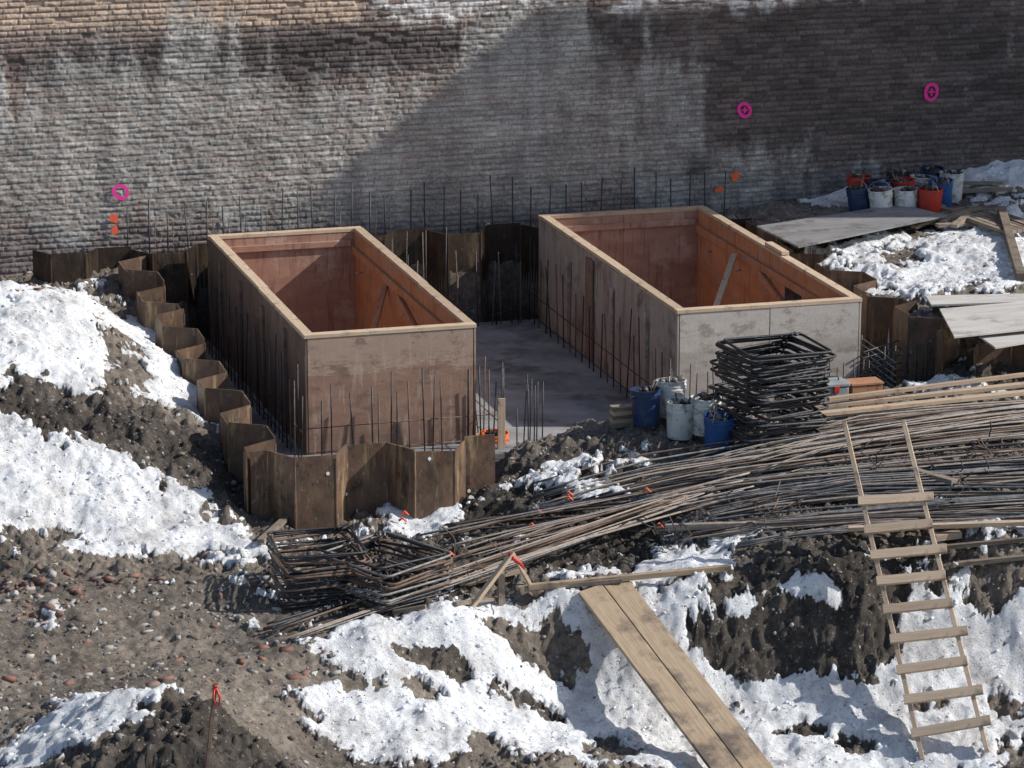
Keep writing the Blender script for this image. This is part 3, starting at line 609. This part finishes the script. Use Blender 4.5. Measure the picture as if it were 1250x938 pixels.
for i in range(20):
    u=random.uniform(1115,1195); v=random.uniform(262,284); g=G(u,v); a_=random.gauss(.15,.5); l=random.uniform(.25,.8)
    beam("offcut",(g.x-l/2*math.cos(a_),g.y-l/2*math.sin(a_),g.z+.03+random.random()*.1),(g.x+l/2*math.cos(a_),g.y+l/2*math.sin(a_),g.z+.05+random.random()*.1),.09,.04,M_woodold,E)
for i in range(7):
    g=G(1198+i*7,280-i); beam("offcut",(g.x-.05,g.y+.5,g.z+.06),(g.x+.12,g.y-.5,g.z+.05),.07,.04,M_woodold,E)
a_=G(1222,268);b_=G(1246,345); beam("offcut",a_+Vector((0,0,.12)),b_+Vector((0,0,.06)),.1,.09,M_woodold,E)
def sheet(name,c,mat,t=.02):
    vs=[tuple(p) for p in c]+[tuple(Vector(p)-Vector((0,0,t))) for p in c]
    return mesh_obj(name,vs,[(0,1,2,3),(7,6,5,4),(0,4,5,1),(1,5,6,2),(2,6,7,3),(3,7,4,0)],[mat])
sheet("plywood_sheet",[at_z(975,301,1.25),at_z(1156,263,1.27),at_z(1100,249,1.27),at_z(924,276,1.25)],M_plydk)
sheet("plywood_sheet",[at_z(1165,411,1.16),at_z(1268,400,1.18),at_z(1262,367,1.18),at_z(1147,377,1.16)],M_plys)
sheet("plywood_sheet",[at_z(1215,424,1.11),at_z(1275,414,1.12),at_z(1275,396,1.12),at_z(1195,410,1.11)],M_plys)
sheet("plywood_sheet",[at_z(1137,372,1.13),at_z(1268,368,1.14),at_z(1268,358,1.14),at_z(1130,361,1.13)],M_plys)
# ---------------------------------------------------------------- plank ramp
E=empty("plank_ramp")
def PD(u,v,D):
    d=ray(u,v); t=D/math.hypot(d[0],d[1]); return Vector(CAM+d*t)
t0=G(735,724,.07); t1=at_z(914,950,-1.0); gg=hz(t1[0],t1[1]); t1=Vector(at_z(914,950,gg+.08))
dv=(t1-t0); sd=Vector(RT); sd=(sd-dv.normalized()*sd.dot(dv.normalized())).normalized()
beam("plank",t0-sd*.123,t1-sd*.123-dv*.0,.235,.045,M_plank,E,side=sd)
beam("plank",t0+sd*.123+dv*-.015,t1+sd*.123,.235,.045,M_plank,E,side=sd)
# ---------------------------------------------------------------- ladder
E=empty("timber_ladder")
bl_=G(1127,925); br_=G(1203,915); D0=math.hypot(bl_.x-CAM[0],bl_.y-CAM[1])
tl=PD(1031,517,D0+2.1); tr=PD(1103,515,D0+2.15); bl_.z-=.03; br_=PD(1205,917,D0)
dl=(tl-bl_).normalized(); sd=(br_-bl_); nrm=dl.cross(sd).normalized()
beam("rail",bl_,tl,.04,.09,M_wood,E,side=sd); beam("rail",br_,tr,.04,.09,M_wood,E,side=sd)
nr_=nrm if nrm.dot(Vector(FW))<0 else -nrm
for vv in (617,650,682,714,748,783,818,854,890):
    f=(922-vv)/(922-517.0); a_=bl_.lerp(tl,f)+nr_*.06; b_=br_.lerp(tr,f)+nr_*.06; s_=(b_-a_).normalized(); ex=random.choice([.03,.03,.10,.05])
    beam("rung",a_-s_*.04+Vector((0,0,random.gauss(0,.008))),b_+s_*ex,.085,.038,M_wood,E,side=dl)
# ---------------------------------------------------------------- stakes etc
def stake(u,v,h,mat,tape=None,lean=(0,0),w=.04):
    E=empty("survey_stake"); g=G(u,v); top=g+Vector((lean[0],lean[1],h)); beam("stake",g-Vector((0,0,.1)),top,w,.02,mat,E,side=(1,0,0))
    if tape:
        mb=MB(); d=(top-g).normalized(); p_=top-d*.05
        for i in range(2):
            c=p_+d*(.025*i); mb.tube([c+Vector((.02*math.cos(t),.015*math.sin(t),0)) for t in np.linspace(0,6.28,9)[:-1]],.008,5,0,closed=True)
        mb.tube([p_+Vector((.01,-.02,0)),p_+Vector((.03,-.03,-.06)),p_+Vector((.02,-.03,-.14))],[.010,.010,.004],5,0); mb.tube([p_+Vector((-.01,-.02,0)),p_+Vector((-.02,-.03,-.07)),p_+Vector((.0,-.03,-.12))],[.008,.008,.004],5,0); mb.build("ribbon",[tape],E)
stake(250,945,.72,M_rust,M_red,(.10,0),.03)
stake(612,555,.60,M_wood,None,(0,0),.08)
E=empty("stake_frame"); a_=G(575,742); tp=Vector(a_)+Vector((.42,.1,.45))
beam("leg",a_,tp,.06,.035,M_wood,E); beam("leg",G(655,728),tp+Vector((-.01,.01,.0)),.04,.03,M_wood,E); beam("stub",G(612,740),G(612,740)+Vector((0,0,.32)),.06,.04,M_woodold,E,side=(1,0,0))
mb=MB(); mb.tube([tp+Vector((-.04,0,0)),tp+Vector((.0,-.03,-.05)),tp+Vector((.06,-.03,-.10)),tp+Vector((.1,-.03,-.16))],[.02,.022,.018,.006],6,0); mb.build("ribbon",[M_red],E)
E=empty("marking_ribbon")
mb=MB()
for (u,v) in ((690,616),(655,640),(645,655),(785,612),(490,640),(487,648),(545,690),(1150,580),(690,622),(800,655),(1060,640)):
    g=G(u,v,.10); mb.tube([g,g+Vector((.03,-.02,.03)),g+Vector((.07,-.03,-.01))],[.012,.014,.006],5,0)
mb.build("tape",[M_orp],E)
mb=MB()
for (u,v,k) in ((815,670,14),(1210,560,10),(1060,575,8),(940,640,10),(600,720,6),(1160,600,16),(1150,585,8),(530,690,6)):
    for i in range(k):
        g=G(u+random.gauss(0,16),v+random.gauss(0,7),.10); p_=[g]; 
        for j in range(4): p_.append(p_[-1]+Vector((random.gauss(0,.09),random.gauss(0,.05),random.gauss(.01,.06))))
        mb.tube(p_,.007,5,random.choice([0,2,2]))
mb.build("bent_tie_bars",mats)
E=empty("timber_block_stack")
g=gb(762,520)
for i in range(5):
    beam("block",(g.x-.14,g.y+random.gauss(0,.02),g.z+.03+i*.042),(g.x+.13,g.y+random.gauss(0,.02),g.z+.03+i*.042),.13,.04,M_wood if i%2 else M_woodold,E)
E=empty("tool_case"); g=gb(1015,505)
box("body",(g.x-.14,g.y-.12,g.z),(g.x+.14,g.y+.12,g.z+.30),M_box,E,.015); box("lid",(g.x-.15,g.y-.13,g.z+.302),(g.x+.15,g.y+.13,g.z+.35),M_box,E,.015); box("latch",(g.x-.03,g.y-.14,g.z+.25),(g.x+.03,g.y-.122,g.z+.32),M_red,E,.004)
mb=MB(); mb.tube([(g.x-.07,g.y,g.z+.35),(g.x-.06,g.y,g.z+.39),(g.x+.06,g.y,g.z+.39),(g.x+.07,g.y,g.z+.35)],.008,6,0); mb.build("handle",[M_dark],E)
E=empty("timber_crate"); g=gb(1052,497)
for i in range(3): beam("slat",(g.x-.15,g.y-.1,g.z+.06+i*.08),(g.x+.18,g.y-.1,g.z+.06+i*.08),.02,.07,M_plyo,E,side=(0,1,0)); beam("slat",(g.x-.15,g.y+.1,g.z+.06+i*.08),(g.x+.18,g.y+.1,g.z+.06+i*.08),.02,.07,M_plyo,E,side=(0,1,0))
box("lid",(g.x-.16,g.y-.12,g.z+.262),(g.x+.19,g.y+.12,g.z+.28),M_plyo,E)
# ---------------------------------------------------------------- light
s=Vector((1,-.30,.77)).normalized()
ld=bpy.data.lights.new("sun",'SUN'); ld.energy=5.0; ld.angle=math.radians(.5); ld.color=(1,.965,.90); lo=bpy.data.objects.new("sun",ld); sc.collection.objects.link(lo)
lo.rotation_euler=s.to_track_quat('Z','Y').to_euler(); lo.location=(20,-10,20)
w=bpy.data.worlds.new("World"); sc.world=w; w.use_nodes=True; nt=w.node_tree; sk=nt.nodes.new("ShaderNodeTexSky"); sk.sky_type='NISHITA'; sk.sun_disc=False
sk.sun_elevation=math.asin(s.z); sk.sun_rotation=math.atan2(s.x,s.y); nt.links.new(sk.outputs[0],nt.nodes["Background"].inputs[0]); nt.nodes["Background"].inputs[1].default_value=.135
